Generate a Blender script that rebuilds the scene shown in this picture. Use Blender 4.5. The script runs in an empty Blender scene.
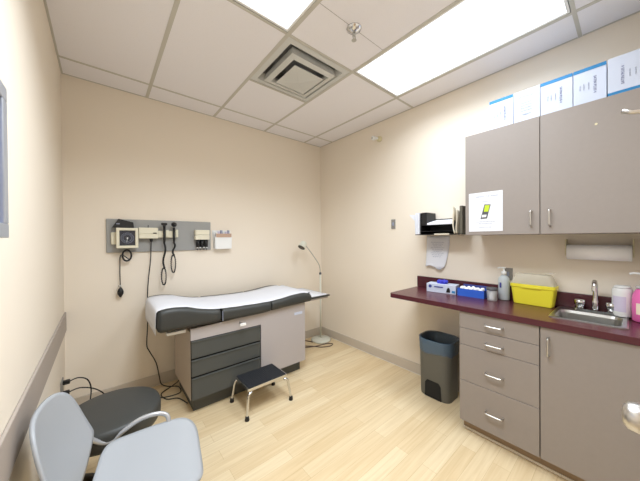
import bpy, bmesh, math, random
from mathutils import Vector, Matrix
PI = math.pi
random.seed(4)
C = bpy.context.scene.collection

# ------------------------------------------------------------------ materials
def lin(c):
    return tuple(((v/255)/12.92 if v/255 <= .04045 else ((v/255+.055)/1.055)**2.4) for v in c) + (1,)

def mat(name, rgb, rough=.5, metal=0, bump=0, bscale=200, var=0, vscale=6, coat=0, trans=0, ior=1.45, alpha=1, spec=.5):
    m = bpy.data.materials.new(name); m.use_nodes = True
    nt = m.node_tree; b = nt.nodes['Principled BSDF']
    b.inputs['Base Color'].default_value = lin(rgb)
    b.inputs['Roughness'].default_value = rough
    b.inputs['Metallic'].default_value = metal
    b.inputs['Coat Weight'].default_value = coat
    b.inputs['Transmission Weight'].default_value = trans
    b.inputs['IOR'].default_value = ior
    b.inputs['Alpha'].default_value = alpha
    b.inputs['Specular IOR Level'].default_value = spec
    tc = nt.nodes.new('ShaderNodeTexCoord')
    n = nt.nodes.new('ShaderNodeTexNoise'); n.inputs['Scale'].default_value = vscale
    n.inputs['Detail'].default_value = 4
    nt.links.new(tc.outputs['Object'], n.inputs['Vector'])
    mx = nt.nodes.new('ShaderNodeMix'); mx.data_type = 'RGBA'
    mx.inputs[0].default_value = 0
    v = var if var else .015
    a = lin(rgb)
    mx.inputs[6].default_value = tuple(min(1, k*(1-v)) for k in a[:3])+(1,)
    mx.inputs[7].default_value = tuple(min(1, k*(1+v)) for k in a[:3])+(1,)
    nt.links.new(n.outputs['Fac'], mx.inputs[0]); nt.links.new(mx.outputs[2], b.inputs['Base Color'])
    if bump:
        n2 = nt.nodes.new('ShaderNodeTexNoise'); n2.inputs['Scale'].default_value = bscale
        n2.inputs['Detail'].default_value = 3
        nt.links.new(tc.outputs['Object'], n2.inputs['Vector'])
        bp = nt.nodes.new('ShaderNodeBump'); bp.inputs['Strength'].default_value = bump
        bp.inputs['Distance'].default_value = .002
        nt.links.new(n2.outputs['Fac'], bp.inputs['Height']); nt.links.new(bp.outputs['Normal'], b.inputs['Normal'])
    return m

def floor_mat():
    m = bpy.data.materials.new('maple_plank_floor'); m.use_nodes = True
    nt = m.node_tree; N = nt.nodes.new; L = nt.links.new; b = nt.nodes['Principled BSDF']
    tc = N('ShaderNodeTexCoord')
    br = N('ShaderNodeTexBrick'); br.offset = .37; br.offset_frequency = 2
    br.inputs['Scale'].default_value = 1; br.inputs['Brick Width'].default_value = .92
    br.inputs['Row Height'].default_value = .092; br.inputs['Mortar Size'].default_value = .0012
    br.inputs['Mortar Smooth'].default_value = .3; br.inputs['Bias'].default_value = 0
    br.inputs['Color1'].default_value = lin((231, 213, 179)); br.inputs['Color2'].default_value = lin((220, 197, 158))
    br.inputs['Mortar'].default_value = lin((202, 177, 137))
    L(tc.outputs['Object'], br.inputs['Vector'])
    mp = N('ShaderNodeMapping'); mp.inputs['Scale'].default_value = (1.6, 34, 1)
    L(tc.outputs['Object'], mp.inputs['Vector'])
    n = N('ShaderNodeTexNoise'); n.inputs['Scale'].default_value = 1.4; n.inputs['Detail'].default_value = 6
    n.inputs['Distortion'].default_value = .6
    L(mp.outputs[0], n.inputs['Vector'])
    rp = N('ShaderNodeValToRGB'); rp.color_ramp.elements[0].position = .3; rp.color_ramp.elements[1].position = .72
    rp.color_ramp.elements[0].color = lin((234, 227, 215)); rp.color_ramp.elements[1].color = (1, 1, 1, 1)
    L(n.outputs['Fac'], rp.inputs[0])
    mx = N('ShaderNodeMix'); mx.data_type = 'RGBA'; mx.blend_type = 'MULTIPLY'; mx.inputs[0].default_value = .8
    L(br.outputs['Color'], mx.inputs[6]); L(rp.outputs[0], mx.inputs[7]); L(mx.outputs[2], b.inputs['Base Color'])
    b.inputs['Roughness'].default_value = .38
    return m

def tile_mat():
    m = mat('ceiling_tile', (236, 234, 238), .95, bump=.25, bscale=260)
    nt = m.node_tree; b = nt.nodes['Principled BSDF']
    tc = nt.nodes.new('ShaderNodeTexCoord'); v = nt.nodes.new('ShaderNodeTexVoronoi'); v.inputs['Scale'].default_value = 95
    nt.links.new(tc.outputs['Object'], v.inputs['Vector'])
    rp = nt.nodes.new('ShaderNodeValToRGB'); rp.color_ramp.elements[0].position = .08; rp.color_ramp.elements[1].position = .16
    rp.color_ramp.elements[0].color = lin((224, 221, 224)); rp.color_ramp.elements[1].color = lin((238, 235, 238))
    nt.links.new(v.outputs['Distance'], rp.inputs[0]); nt.links.new(rp.outputs[0], b.inputs['Base Color'])
    return m

def emit(name, rgb, s):
    m = bpy.data.materials.new(name); m.use_nodes = True; nt = m.node_tree
    nt.nodes.clear(); o = nt.nodes.new('ShaderNodeOutputMaterial'); e = nt.nodes.new('ShaderNodeEmission')
    e.inputs[0].default_value = lin(rgb); e.inputs[1].default_value = s
    tc = nt.nodes.new('ShaderNodeTexCoord'); v = nt.nodes.new('ShaderNodeTexVoronoi'); v.inputs['Scale'].default_value = 70
    nt.links.new(tc.outputs['Object'], v.inputs['Vector'])
    mr = nt.nodes.new('ShaderNodeMapRange'); mr.inputs[3].default_value = s*.97; mr.inputs[4].default_value = s*1.03
    nt.links.new(v.outputs['Distance'], mr.inputs[0]); nt.links.new(mr.outputs[0], e.inputs[1])
    nt.links.new(e.outputs[0], o.inputs[0]); return m

M = dict(
    cordbr=mat('brown_cord', (96, 78, 70), .5),
    olive=mat('olive_binder', (96, 90, 78), .6),
    wall=mat('wall_paint', (236, 225, 209), .75, bump=.12, bscale=320, var=.01, vscale=2),
    tile=tile_mat(), grid=mat('grid_metal', (196, 192, 182), .5),
    seam=mat('tile_seam', (150, 145, 138), .8),
    floor=floor_mat(),
    base=mat('vinyl_baseboard', (200, 189, 174), .5), caulk=mat('white_caulk', (225, 218, 206), .6),
    rail=mat('taupe_bumper_rail', (172, 160, 150), .55, bump=.1),
    lam=mat('taupe_laminate', (147, 138, 132), .42, var=.03, vscale=40),
    lam_in=mat('laminate_edge', (128, 116, 106), .6),
    kick=mat('toe_kick', (150, 128, 104), .7),
    counter=mat('burgundy_laminate', (80, 36, 44), .27, var=.12, vscale=120),
    steel=mat('brushed_steel', (190, 190, 188), .28, 1, var=.04, vscale=30),
    nickel=mat('satin_nickel', (205, 203, 200), .3, 1),
    chrome=mat('chrome', (215, 216, 218), .12, 1),
    vinyl=mat('charcoal_vinyl', (58, 59, 57), .48, bump=.15, bscale=300),
    draw=mat('charcoal_drawer', (76, 78, 76), .5, bump=.05),
    gap=mat('dark_gap', (28, 27, 26), .8),
    tbl=mat('table_grey_enamel', (178, 171, 170), .42),
    tblside=mat('table_side_enamel', (184, 170, 156), .45),
    paper=mat('white_paper', (226, 227, 233), .8, bump=.3, bscale=25),
    white=mat('white_plastic', (238, 238, 236), .4),
    cream=mat('cream_plastic', (226, 220, 198), .45),
    black=mat('black_plastic', (26, 26, 27), .45),
    rubber=mat('black_rubber', (34, 36, 40), .7, bump=.5, bscale=160),
    chair=mat('light_grey_plastic', (166, 169, 173), .4, bump=.12, bscale=260),
    tube=mat('silver_tube', (196, 198, 202), .3, .6),
    panel=mat('grey_panel', (156, 156, 154), .55),
    lampw=mat('ivory_enamel', (216, 216, 202), .35),
    bin=mat('graphite_bin', (98, 96, 88), .5),
    liner=mat('blue_liner', (96, 122, 146), .35, alpha=.55),
    linerdark=mat('bin_inside', (40, 44, 50), .7),
    yellow=mat('yellow_plastic', (238, 226, 60), .4),
    clear=mat('frosted_clear_lid', (236, 230, 214), .3, alpha=.42),
    clear2=mat('clear_plastic', (226, 230, 234), .2, alpha=.38),
    gel=mat('hand_gel', (214, 222, 226), .25, alpha=.8),
    pink=mat('pink_soap', (244, 118, 186), .25),
    label=mat('cream_label', (246, 226, 204), .6),
    lav=mat('pale_lavender', (214, 206, 226), .6),
    blue=mat('blue_card', (46, 96, 200), .5), band=mat('blue_band', (38, 122, 176), .5),
    bluedk=mat('dark_blue_print', (60, 70, 140), .5), indigo=mat('indigo_nitrile', (56, 60, 190), .5),
    boxw=mat('box_white', (196, 203, 220), .5), ink=mat('grey_ink', (150, 156, 176), .7), inkd=mat('dark_ink', (96, 102, 146), .7),
    manila=mat('manila_paper', (226, 216, 196), .8), wood=mat('wood_print', (190, 160, 140), .7),
    green=mat('green_screen', (190, 214, 50), .4), dgrey=mat('dark_grey_plastic', (84, 84, 88), .5),
    cotton=mat('cotton', (248, 248, 250), .95, bump=.8, bscale=80),
    dial=mat('dial_face', (58, 58, 66), .4), plate=mat('grey_switch_plate', (140, 136, 130), .45),
    beige=mat('beige_plastic', (214, 204, 168), .5), frame=mat('silver_frame', (176, 182, 192), .35, .5),
    glassb=mat('blue_grey_board', (110, 130, 176), .15),
    doorw=mat('door_veneer', (176, 140, 98), .5), ventm=mat('vent_enamel', (206, 206, 202), .5),
    ventd=mat('vent_throat', (150, 150, 150), .8),
    light=emit('troffer_lens', (240, 248, 255), 2.2), bulbl=mat('lamp_lens', (60, 52, 48), .2),
)

# ------------------------------------------------------------------ mesh helpers
def box(bm, lo, hi, mi=0, bev=0, seg=2):
    lo = Vector(lo); hi = Vector(hi)
    r = bmesh.ops.create_cube(bm, size=1)
    vs = r['verts']; c = (lo+hi)/2; s = hi-lo
    for v in vs: v.co = Vector((v.co.x*s.x, v.co.y*s.y, v.co.z*s.z))+c
    fs = set(f for v in vs for f in v.link_faces)
    if bev:
        es = set(e for v in vs for e in v.link_edges)
        rr = bmesh.ops.bevel(bm, geom=list(es), offset=bev, segments=seg, profile=.5, affect='EDGES')
        for f in rr['faces']: f.material_index = mi
        fs = [f for f in fs if f.is_valid]
    for f in fs: f.material_index = mi
    return vs

def tube(bm, pts, r, n=8, mi=0, cap=True, closed=False):
    P = [Vector(p) for p in pts]; R = r if isinstance(r, (list, tuple)) else [r]*len(P)
    rings = []; prev = None
    for i, p in enumerate(P):
        a = P[i-1] if (i > 0 or closed) else p; b = P[(i+1) % len(P)] if (i < len(P)-1 or closed) else p
        t = (b-a).normalized()
        if prev is None:
            u = t.orthogonal().normalized()
        else:
            u = (prev-t*prev.dot(t))
            u = u.normalized() if u.length > 1e-6 else t.orthogonal().normalized()
        prev = u; w = t.cross(u)
        rings.append([bm.verts.new(p+(u*math.cos(k*2*PI/n)+w*math.sin(k*2*PI/n))*R[i]) for k in range(n)])
    m = len(rings)
    for i in range(m if closed else m-1):
        A = rings[i]; B = rings[(i+1) % m]
        for k in range(n):
            f = bm.faces.new((A[k], A[(k+1) % n], B[(k+1) % n], B[k])); f.material_index = mi; f.smooth = True
    if cap and not closed:
        for q in (rings[0][::-1], rings[-1]):
            f = bm.faces.new(q); f.material_index = mi
    return rings

def spline(pts, sub=8):
    P = [Vector(p) for p in pts]; out = []
    for i in range(len(P)-1):
        a = P[max(i-1, 0)]; b = P[i]; c = P[i+1]; d = P[min(i+2, len(P)-1)]
        for k in range(sub):
            t = k/sub
            out.append(.5*((2*b)+(c-a)*t+(2*a-5*b+4*c-d)*t*t+(3*b-3*c+d-a)*t**3))
    out.append(P[-1]); return out

def lathe(bm, prof, c=(0, 0, 0), n=24, mi=0, axis='Z', sx=1, sy=1):
    c = Vector(c); rings = []
    for (r, z) in prof:
        ring = []
        for k in range(n):
            a = 2*PI*k/n; x, y = math.cos(a)*max(r, 1e-5)*sx, math.sin(a)*max(r, 1e-5)*sy
            v = {'Z': (x, y, z), 'X': (z, x, y), 'Y': (y, z, x)}[axis]
            ring.append(bm.verts.new(Vector(v)+c))
        rings.append(ring)
    for A, B in zip(rings, rings[1:]):
        for k in range(n):
            f = bm.faces.new((A[k], A[(k+1) % n], B[(k+1) % n], B[k])); f.material_index = mi; f.smooth = True
    for q in (rings[0][::-1], rings[-1]):
        f = bm.faces.new(q); f.material_index = mi
    return rings

def prism(bm, pts, axis, a, b, mi=0):
    """polygon extruded along an axis; pts are the two other coordinates in order"""
    def mk(p, t):
        return {'X': (t, p[0], p[1]), 'Y': (p[0], t, p[1]), 'Z': (p[0], p[1], t)}[axis]
    A = [bm.verts.new(mk(p, a)) for p in pts]; B = [bm.verts.new(mk(p, b)) for p in pts]
    fs = [bm.faces.new(A[::-1]), bm.faces.new(B)]
    n = len(pts)
    for k in range(n): fs.append(bm.faces.new((A[k], A[(k+1) % n], B[(k+1) % n], B[k])))
    for f in fs: f.material_index = mi
    return A+B

def rrect(x0, x1, y0, y1, r, n=5):
    o = []
    for cx, cy, a0 in ((x1-r, y1-r, 0), (x0+r, y1-r, 90), (x0+r, y0+r, 180), (x1-r, y0+r, 270)):
        for k in range(n+1):
            a = math.radians(a0+90*k/n); o.append((cx+r*math.cos(a), cy+r*math.sin(a)))
    return o

def obj(name, bm, mats, parent=None, smooth=False, mods=None, loc=None):
    bmesh.ops.recalc_face_normals(bm, faces=bm.faces[:])
    me = bpy.data.meshes.new(name); bm.to_mesh(me); bm.free()
    if not isinstance(mats, (list, tuple)): mats = [mats]
    for m in mats: me.materials.append(M[m] if isinstance(m, str) else m)
    if smooth:
        for p in me.polygons: p.use_smooth = True
    o = bpy.data.objects.new(name, me); C.objects.link(o)
    if parent: o.parent = parent
    if loc: o.location = loc
    return o

def nb(): return bmesh.new()
def bx(name, lo, hi, m, parent=None, bev=0, seg=2):
    b = nb(); box(b, lo, hi, 0, bev, seg); return obj(name, b, m, parent)

def tag(o, label, cat, group=None):
    o['label'] = label; o['category'] = cat
    if group: o['group'] = group
    return o
def thing(name, label, cat, loc=(0, 0, 0), rz=0, group=None):
    o = bpy.data.objects.new(name, None); C.objects.link(o); o.location = loc; o.rotation_euler = (0, 0, rz)
    o.empty_display_size = .05
    return tag(o, label, cat, group)
def struct(name, bm, m, parent=None, **k):
    o = obj(name, bm, m, parent, **k)
    if not parent: o['kind'] = 'structure'
    return o

def text_bm(bm, s, size, mtx, mi=0, ext=.0004):
    cu = bpy.data.curves.new('lettering', 'FONT'); cu.body = s; cu.size = size; cu.extrude = ext
    cu.align_x = 'CENTER'; cu.align_y = 'CENTER'; cu.resolution_u = 2
    o = bpy.data.objects.new('lettering', cu); C.objects.link(o)
    dg = bpy.context.evaluated_depsgraph_get(); dg.update()
    me = bpy.data.meshes.new_from_object(o.evaluated_get(dg))
    me.transform(mtx); n0 = len(bm.faces)
    bm.from_mesh(me); bm.faces.ensure_lookup_table()
    for f in bm.faces[n0:]: f.material_index = mi
    bpy.data.objects.remove(o); bpy.data.curves.remove(cu); bpy.data.meshes.remove(me)
def basis(right, up, at):
    r = Vector(right).normalized(); u = Vector(up).normalized(); n = r.cross(u)
    m = Matrix((r, u, n)).transposed().to_4x4(); m.translation = Vector(at); return m
def wmat(x, y, z):   # lettering on a surface that faces -x (the right wall's things)
    return basis((0, -1, 0), (0, 0, 1), (x, y, z))

# ------------------------------------------------------------------ room
XL, XR, YB, YF, H = -.234, 2.468, 2.92, -.105, 2.727
TH = .1
b = nb(); box(b, (XL-TH, YF-TH, -TH), (XR+TH, YB+TH, 0)); struct('floor', b, 'floor')
b = nb(); box(b, (XL-TH, YF-TH, 0), (XL, YB+TH, H+.3)); struct('wall_left', b, 'wall')
b = nb(); box(b, (XR, YF-TH, 0), (XR+TH, YB+TH, H+.3)); struct('wall_right', b, 'wall')
b = nb(); box(b, (XL, YB, 0), (XR, YB+TH, H+.3)); struct('wall_back', b, 'wall')
b = nb()
DX0, DX1, DZ = .05, .95, 2.06
box(b, (XL, YF-TH, 0), (DX0, YF, H+.3)); box(b, (DX1, YF-TH, 0), (XR, YF, H+.3)); box(b, (DX0, YF-TH, DZ), (DX1, YF, H+.3))
struct('wall_front', b, 'wall')

# ceiling: tiles laid on a T-bar grid
GX = [.339, .949, 1.558, 2.168]; HY = [2.659, 2.049, 1.439, .830, .220]
holes = [(GX[2], HY[4], GX[3], HY[2]), (GX[0], HY[4], GX[1], HY[2]), (GX[1], HY[2], GX[2], HY[1])]
xs = [XL]+GX+[XR]; ys = [YF]+HY[::-1]+[YB]
b = nb()
for i in range(len(xs)-1):
    for j in range(len(ys)-1):
        cx, cy = (xs[i]+xs[i+1])/2, (ys[j]+ys[j+1])/2
        if any(a < cx < c and d < cy < e for (a, d, c, e) in holes): continue
        box(b, (xs[i], ys[j], H), (xs[i+1], ys[j+1], H+.02))
box(b, (XL, YF, H+.28), (XR, YB, H+.3))
struct('ceiling', b, 'tile')
b = nb(); w = .0125; zz = H-.003
def bar(x0, y0, x1, y1): box(b, (x0, y0, zz), (x1, y1, H-.0002))
for i, g in enumerate(GX): bar(g-w, YF, g+w, YB)
def hbar(y, i, j):
    e = [XL]+GX+[XR]; bar(e[i]+(w if i else 0), y-w*.8, e[j]-(w if j < 5 else 0), y+w*.8)
for i in range(5): hbar(HY[0], i, i+1); hbar(HY[2], i, i+1); hbar(HY[4], i, i+1)
hbar(HY[1], 2, 3)
bar(XL, YB-.012, GX[0]-w, YB); bar(GX[3]+w, YB-.012, XR, YB)
for i in range(3): bar(GX[i]+w, YB-.012, GX[i+1]-w, YB)
bar(XL, YF, XL+.012, HY[4]-w); bar(XL, HY[4]+w, XL+.012, HY[2]-w); bar(XL, HY[2]+w, XL+.012, HY[0]-w); bar(XL, HY[0]+w, XL+.012, YB-.012)
for y0, y1 in ((YF, HY[4]-w), (HY[4]+w, HY[2]-w), (HY[2]+w, HY[0]-w), (HY[0]+w, YB-.012)): bar(XR-.012, y0, XR, y1)
struct('trim_2', b, 'grid')
b = nb(); box(b, (GX[1]+w, 1.1338, H-.0008), (GX[2]-w, 1.1362, H-.0002)); struct('trim_3', b, 'seam')

# baseboards and bumper rail
def basebd(name, lo, hi, cl, ch):
    b = nb(); box(b, lo, hi, 0, .003, 1); box(b, cl, ch, 1); struct(name, b, ['base', 'caulk'])
g = .0005
basebd('baseboard_right', (XR-.009, 1.0, .004), (XR-g, YB-.011, .108), (XR-.014, 1.0, g), (XR-g, YB-.011, .0038))
basebd('baseboard_back', (XL+.0105, YB-.009, .004), (XR-.01, YB-g, .108), (XL+.012, YB-.011, g), (XR-.012, YB-g, .0038))
basebd('baseboard_left', (XL+g, YF+.02, .004), (XL+.009, YB-.011, .108), (XL+g, YF+.02, g), (XL+.011, YB-.011, .0038))
b = nb(); box(b, (XL+g, .1, .667), (XL+.012, YB-.002, .818), 0, .004, 2); struct('trim_1', b, 'rail')

# door in the front wall, knob and coat hook reach into the picture
b = nb(); box(b, (DX0+.02, YF-.05, .008), (DX1-.02, YF-.006, DZ-.02)); d = struct('door_1', b, 'doorw')
b = nb()
for lo, hi in (((DX0, YF-TH, .001), (DX0+.018, YF+.012, DZ)), ((DX1-.018, YF-TH, .001), (DX1, YF+.012, DZ)), ((DX0+.018, YF-TH, DZ-.018), (DX1-.018, YF+.012, DZ))): box(b, lo, hi)
o = obj('door_frame', b, 'rail', d)
b = nb(); lathe(b, [(.031, 0), (.031, .006), (.012, .010), (.0105, .064), (.017, .070), (.0265, .085), (.0305, .101), (.0275, .116), (.018, .124), (0, .126)], (.868, YF-.006, 1.005), 28, axis='Y')
o = obj('door_knob', b, 'nickel', d)
b = nb(); box(b, (.862, YF-.006, 1.60), (.888, YF-.001, 1.68), 0, .002)
tube(b, [(.875, YF-.002, 1.643), (.875, YF+.05, 1.646), (.875, YF+.105, 1.656), (.875, YF+.118, 1.664)], [.0055, .0045, .004, .005])
tube(b, [(.875, YF-.002, 1.62), (.875, YF+.02, 1.612), (.875, YF+.03, 1.622)], .004)
obj('coat_hook', b, 'nickel', d)

# ------------------------------------------------------------------ ceiling things
LS = 146
def troffer(x0, x1, y0, y1, label, LW=15.5):
    t = thing('ceiling_light', label, 'ceiling light', ((x0+x1)/2, (y0+y1)/2, H))
    hx, hy = (x1-x0)/2-.014, (y1-y0)/2-.014
    b = nb()
    for lo, hi in (((-hx, -hy, -.001), (-hx+.014, hy, .06)), ((hx-.014, -hy, -.001), (hx, hy, .06)), ((-hx+.014, -hy, -.001), (hx-.014, -hy+.014, .06)), ((-hx+.014, hy-.014, -.001), (hx-.014, hy, .06)), ((-hx+.014, -hy+.014, .055), (hx-.014, hy-.014, .06))):
        box(b, lo, hi)
    obj('frame', b, 'white', t)
    bx('diffuser', (-hx+.0145, -hy+.0145, .004), (hx-.0145, hy-.0145, .01), 'light', t)
    la = bpy.data.lights.new('fluorescent_tubes', 'AREA'); la.shape = 'RECTANGLE'; la.size = 2*hx-.04; la.size_y = 2*hy-.04
    la.energy = LW; la.color = (.83, .915, 1); la.spread = math.radians(LS)
    lo_ = bpy.data.objects.new('fluorescent_tubes', la); C.objects.link(lo_); lo_.location = ((x0+x1)/2, (y0+y1)/2, H+.003)
troffer(GX[2], GX[3], HY[4], HY[2], 'long bright fluorescent ceiling panel nearer the wall cabinets')
troffer(GX[0], GX[1], HY[4], HY[2], 'bright ceiling light panel cut by the top edge, left of the sprinkler', 35)

vx0, vx1, vy0, vy1 = GX[1], GX[2], HY[2], HY[1]
vc = ((vx0+vx1)/2, (vy0+vy1)/2, H)
t = thing('ceiling_vent', 'square stepped air diffuser set in the ceiling grid', 'vent', vc)
def pyr(b, r0, z0, r1, z1, th=.0025, mi=0):
    def sq(r, z): return [b.verts.new((sx*r, sy*r, z)) for sx, sy in ((-1, -1), (1, -1), (1, 1), (-1, 1))]
    A, B, A2, B2 = sq(r0, z0), sq(r1, z1), sq(r0, z0+th), sq(r1, z1+th)
    for k in range(4):
        for q in ((A[k], A[(k+1) % 4], B[(k+1) % 4], B[k]), (A2[k], B2[k], B2[(k+1) % 4], A2[(k+1) % 4]), (A[k], A2[k], A2[(k+1) % 4], A[(k+1) % 4]), (B[k], B[(k+1) % 4], B2[(k+1) % 4], B2[k])):
            f = b.faces.new(q); f.material_index = mi
b = nb(); pyr(b, .291, -.001, .250, -.004); pyr(b, .250, -.004, .232, .05); obj('frame', b, 'ventm', t)
b = nb(); pyr(b, .208, -.024, .168, -.034); pyr(b, .208, -.024, .196, .03); pyr(b, .168, -.034, .160, -.01); obj('louvre', b, 'ventm', t)
b = nb(); A = [b.verts.new((sx*.138, sy*.138, -.046)) for sx, sy in ((-1, -1), (1, -1), (1, 1), (-1, 1))]
B = [b.verts.new((sx*.130, sy*.130, -.036)) for sx, sy in ((-1, -1), (1, -1), (1, 1), (-1, 1))]
ap = b.verts.new((0, 0, -.062)); b.faces.new(B)
for k in range(4): b.faces.new((A[k], A[(k+1) % 4], ap)); b.faces.new((A[k], B[k], B[(k+1) % 4], A[(k+1) % 4]))
obj('centre_plate', b, 'ventm', t)
b = nb()
for lo, hi in (((-.285, -.285, .16), (.285, .285, .165)), ((-.285, -.285, .02), (-.275, .285, .16)), ((.275, -.285, .02), (.285, .285, .16)), ((-.275, -.285, .02), (.275, -.275, .16)), ((-.275, .275, .02), (.275, .285, .16))): box(b, lo, hi)
obj('duct_box', b, 'ventd', t)

t = thing('fire_sprinkler', 'small chrome fire sprinkler head hanging from the ceiling tile', 'sprinkler', (1.246, 1.135, H))
b = nb(); lathe(b, [(.012, -.024), (.022, -.018), (.046, -.006), (.048, -.001), (.02, -.0008)], n=24); obj('escutcheon', b, 'chrome', t)
b = nb(); lathe(b, [(.009, -.045), (.011, -.040), (.011, -.020)], n=12)
tube(b, spline([(.010, 0, -.040), (.014, 0, -.055), (.003, 0, -.072)]), .0022, 6); tube(b, spline([(-.010, 0, -.040), (-.014, 0, -.055), (-.003, 0, -.072)]), .0022, 6)
tube(b, [(0, 0, -.045), (0, 0, -.070)], .003, 6); obj('nozzle', b, 'steel', t)
b = nb(); lathe(b, [(.016, -.076), (.016, -.074), (.004, -.071)], n=16); obj('deflector', b, 'steel', t)

t = thing('wall_sensor', 'cream round motion sensor high on the right wall near the corner', 'sensor', (XR-.001, 1.86, 2.53))
b = nb(); lathe(b, [(.032, 0), (.033, -.012), (.028, -.03), (.014, -.042)], n=24, axis='X'); obj('base', b, 'beige', t)
b = nb(); tube(b, [(-.038, 0, 0), (-.07, .018, 0)], [.012, .014], 12); tube(b, [(-.07, .018, 0), (-.098, .033, 0)], [.024, .022], 16); obj('detector_head', b, 'white', t)
b = nb(); tube(b, [(-.098, .033, 0), (-.1005, .0344, 0)], [.010, .009], 12); obj('lens', b, 'plate', t)

# ------------------------------------------------------------------ left wall: framed board, outlet
t = thing('framed_board', 'silver framed blue grey board on the left wall', 'board', (XL, 1.0, 1.635))
b = nb(); y0, y1, z0, z1 = -.42, .200, -.235, .21; f = .042
for lo, hi in (((g, y0, z0), (.022, y1, z0+f)), ((g, y0, z1-f), (.022, y1, z1)), ((g, y0, z0+f), (.022, y0+f, z1-f)), ((g, y1-f, z0+f), (.022, y1, z1-f))): box(b, lo, hi, 0, .003)
obj('frame', b, 'frame', t); bx('panel', (g, y0+f, z0+f), (.012, y1-f, z1-f), 'glassb', t)

t = thing('wall_outlet', 'low wall outlet near the back corner', 'outlet', (XL, 2.66, .315))
b = nb(); box(b, (g, -.06, -.06), (.007, .06, .06), 0, .002); obj('cover_plate', b, 'plate', t)
def plug(y, z, label, pts):
    t = thing('power_plug', label, 'plug', (XL, y, z))
    b = nb(); box(b, (.0075, -.016, -.014), (.045, .016, .014), 0, .005); obj('plug_body', b, 'black', t)
    b = nb(); tube(b, spline([(.04, 0, 0)]+pts), .0045, 6); obj('cord', b, 'black', t)
plug(2.685, .345, 'upper black plug and cord in the outlet by the back corner', [(.09, .0, .01), (.14, .02, -.03), (.16, .05, -.12), (.15, .08, -.24), (.13, .10, -.333), (.16, .14, -.340)])
plug(2.64, .285, 'lower black plug and cord in the outlet by the back corner', [(.10, .01, .005), (.18, .03, -.04), (.24, .06, -.12), (.27, .1, -.22), (.29, .13, -.274), (.42, .17, -.280)])

# ------------------------------------------------------------------ instrument board on the back wall
bx_ = bx('instrument_board', (.032, YB-.018, 1.283), (.90, YB-g, 1.578), 'panel', None, .004)
tag(bx_, 'long grey backing board fixed to the back wall above the exam table', 'board')
FY = YB-.0185    # front face of that board

t = thing('blood_pressure_gauge', 'square cream blood pressure dial at the left end of the grey board', 'blood pressure gauge', (.175, FY, 1.41))
b = nb(); box(b, (-.112, -.030, -.055), (-.02, -.0005, .05), 0, .006); box(b, (-.03, -.045, -.05), (.03, -.0005, .05), 0, .004); obj('wall_bracket', b, 'cream', t)
rot = Matrix.Rotation(math.radians(-4), 4, 'Z')
b = nb()
for lo, hi in (((-.078, -.08, -.088), (.078, -.046, -.066)), ((-.078, -.08, .066), (.078, -.046, .088)), ((-.078, -.08, -.066), (-.056, -.046, .066)), ((.056, -.08, -.066), (.078, -.046, .066)), ((-.056, -.062, -.066), (.056, -.046, .066))): box(b, lo, hi, 0, .003)
obj('housing', b, 'cream', t)
b = nb(); box(b, (-.055, -.066, -.065), (.055, -.0625, .065)); hh = obj('dial_face', b, 'dial', t)
b = nb()
for r_ in (.046, .030): tube(b, [(r_*math.cos(a*PI/12), -.067, r_*math.sin(a*PI/12)) for a in range(24)], .0011, 4, closed=True)
for k in range(40):
    a = k*2*PI/40; tube(b, [(.034*math.cos(a), -.067, .034*math.sin(a)), (.043*math.cos(a), -.067, .043*math.sin(a))], .0009, 4)
obj('scale_marks', b, 'ink', hh)
b = nb(); tube(b, [(0, -.069, 0), (-.006, -.069, -.036)], .0016, 5); lathe(b, [(.006, -.0665), (.006, -.071)], n=10, axis='Y'); obj('needle', b, 'white', hh)
t = tag(None or thing('blood_pressure_cuff', 'folded black blood pressure cuff tucked behind the dial', 'cuff', (.145, FY, 1.50)), 'folded black blood pressure cuff tucked behind the dial', 'cuff')
b = nb(); vs = prism(b, [(-.075, .002), (-.03, .078), (.075, .05), (.08, .002)], 'Y', -.043, -.006); obj('cuff_fabric', b, 'black', t)
b = nb(); box(b, (-.045, -.0455, .03), (-.022, -.0435, .038)); obj('label_patch', b, 'ink', t)
t = thing('pressure_bulb', 'black squeeze bulb hanging on its coiled hose below the dial', 'hose', (.14, FY-.02, 1.2))
b = nb(); pts = []
for k in range(60):
    a = k/59*2*PI*2.6; pts.append((.032+.032*math.cos(a+PI/2), -.014+.012*k/59, .062+.048*math.sin(a+PI/2)-.006))
tube(b, pts, .0075, 6); tube(b, spline([pts[-1], (-.01, 0, .06), (-.018, 0, -.05), (-.018, 0, -.17), (-.016, 0, -.225)]), .0042, 6)
obj('hose', b, 'black', t)
b = nb(); lathe(b, [(.005, .0), (.009, -.01), (.016, -.02), (.023, -.04), (.022, -.06), (.012, -.08), (.006, -.09)], (-.016, 0, -.218), 16); obj('bulb', b, 'black', t)
b = nb(); lathe(b, [(.006, 0), (.006, .02)], (-.016, 0, -.222), 10); tube(b, [(-.016, 0, -.212), (-.034, 0, -.208)], .005, 8); obj('valve', b, 'steel', t)

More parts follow.
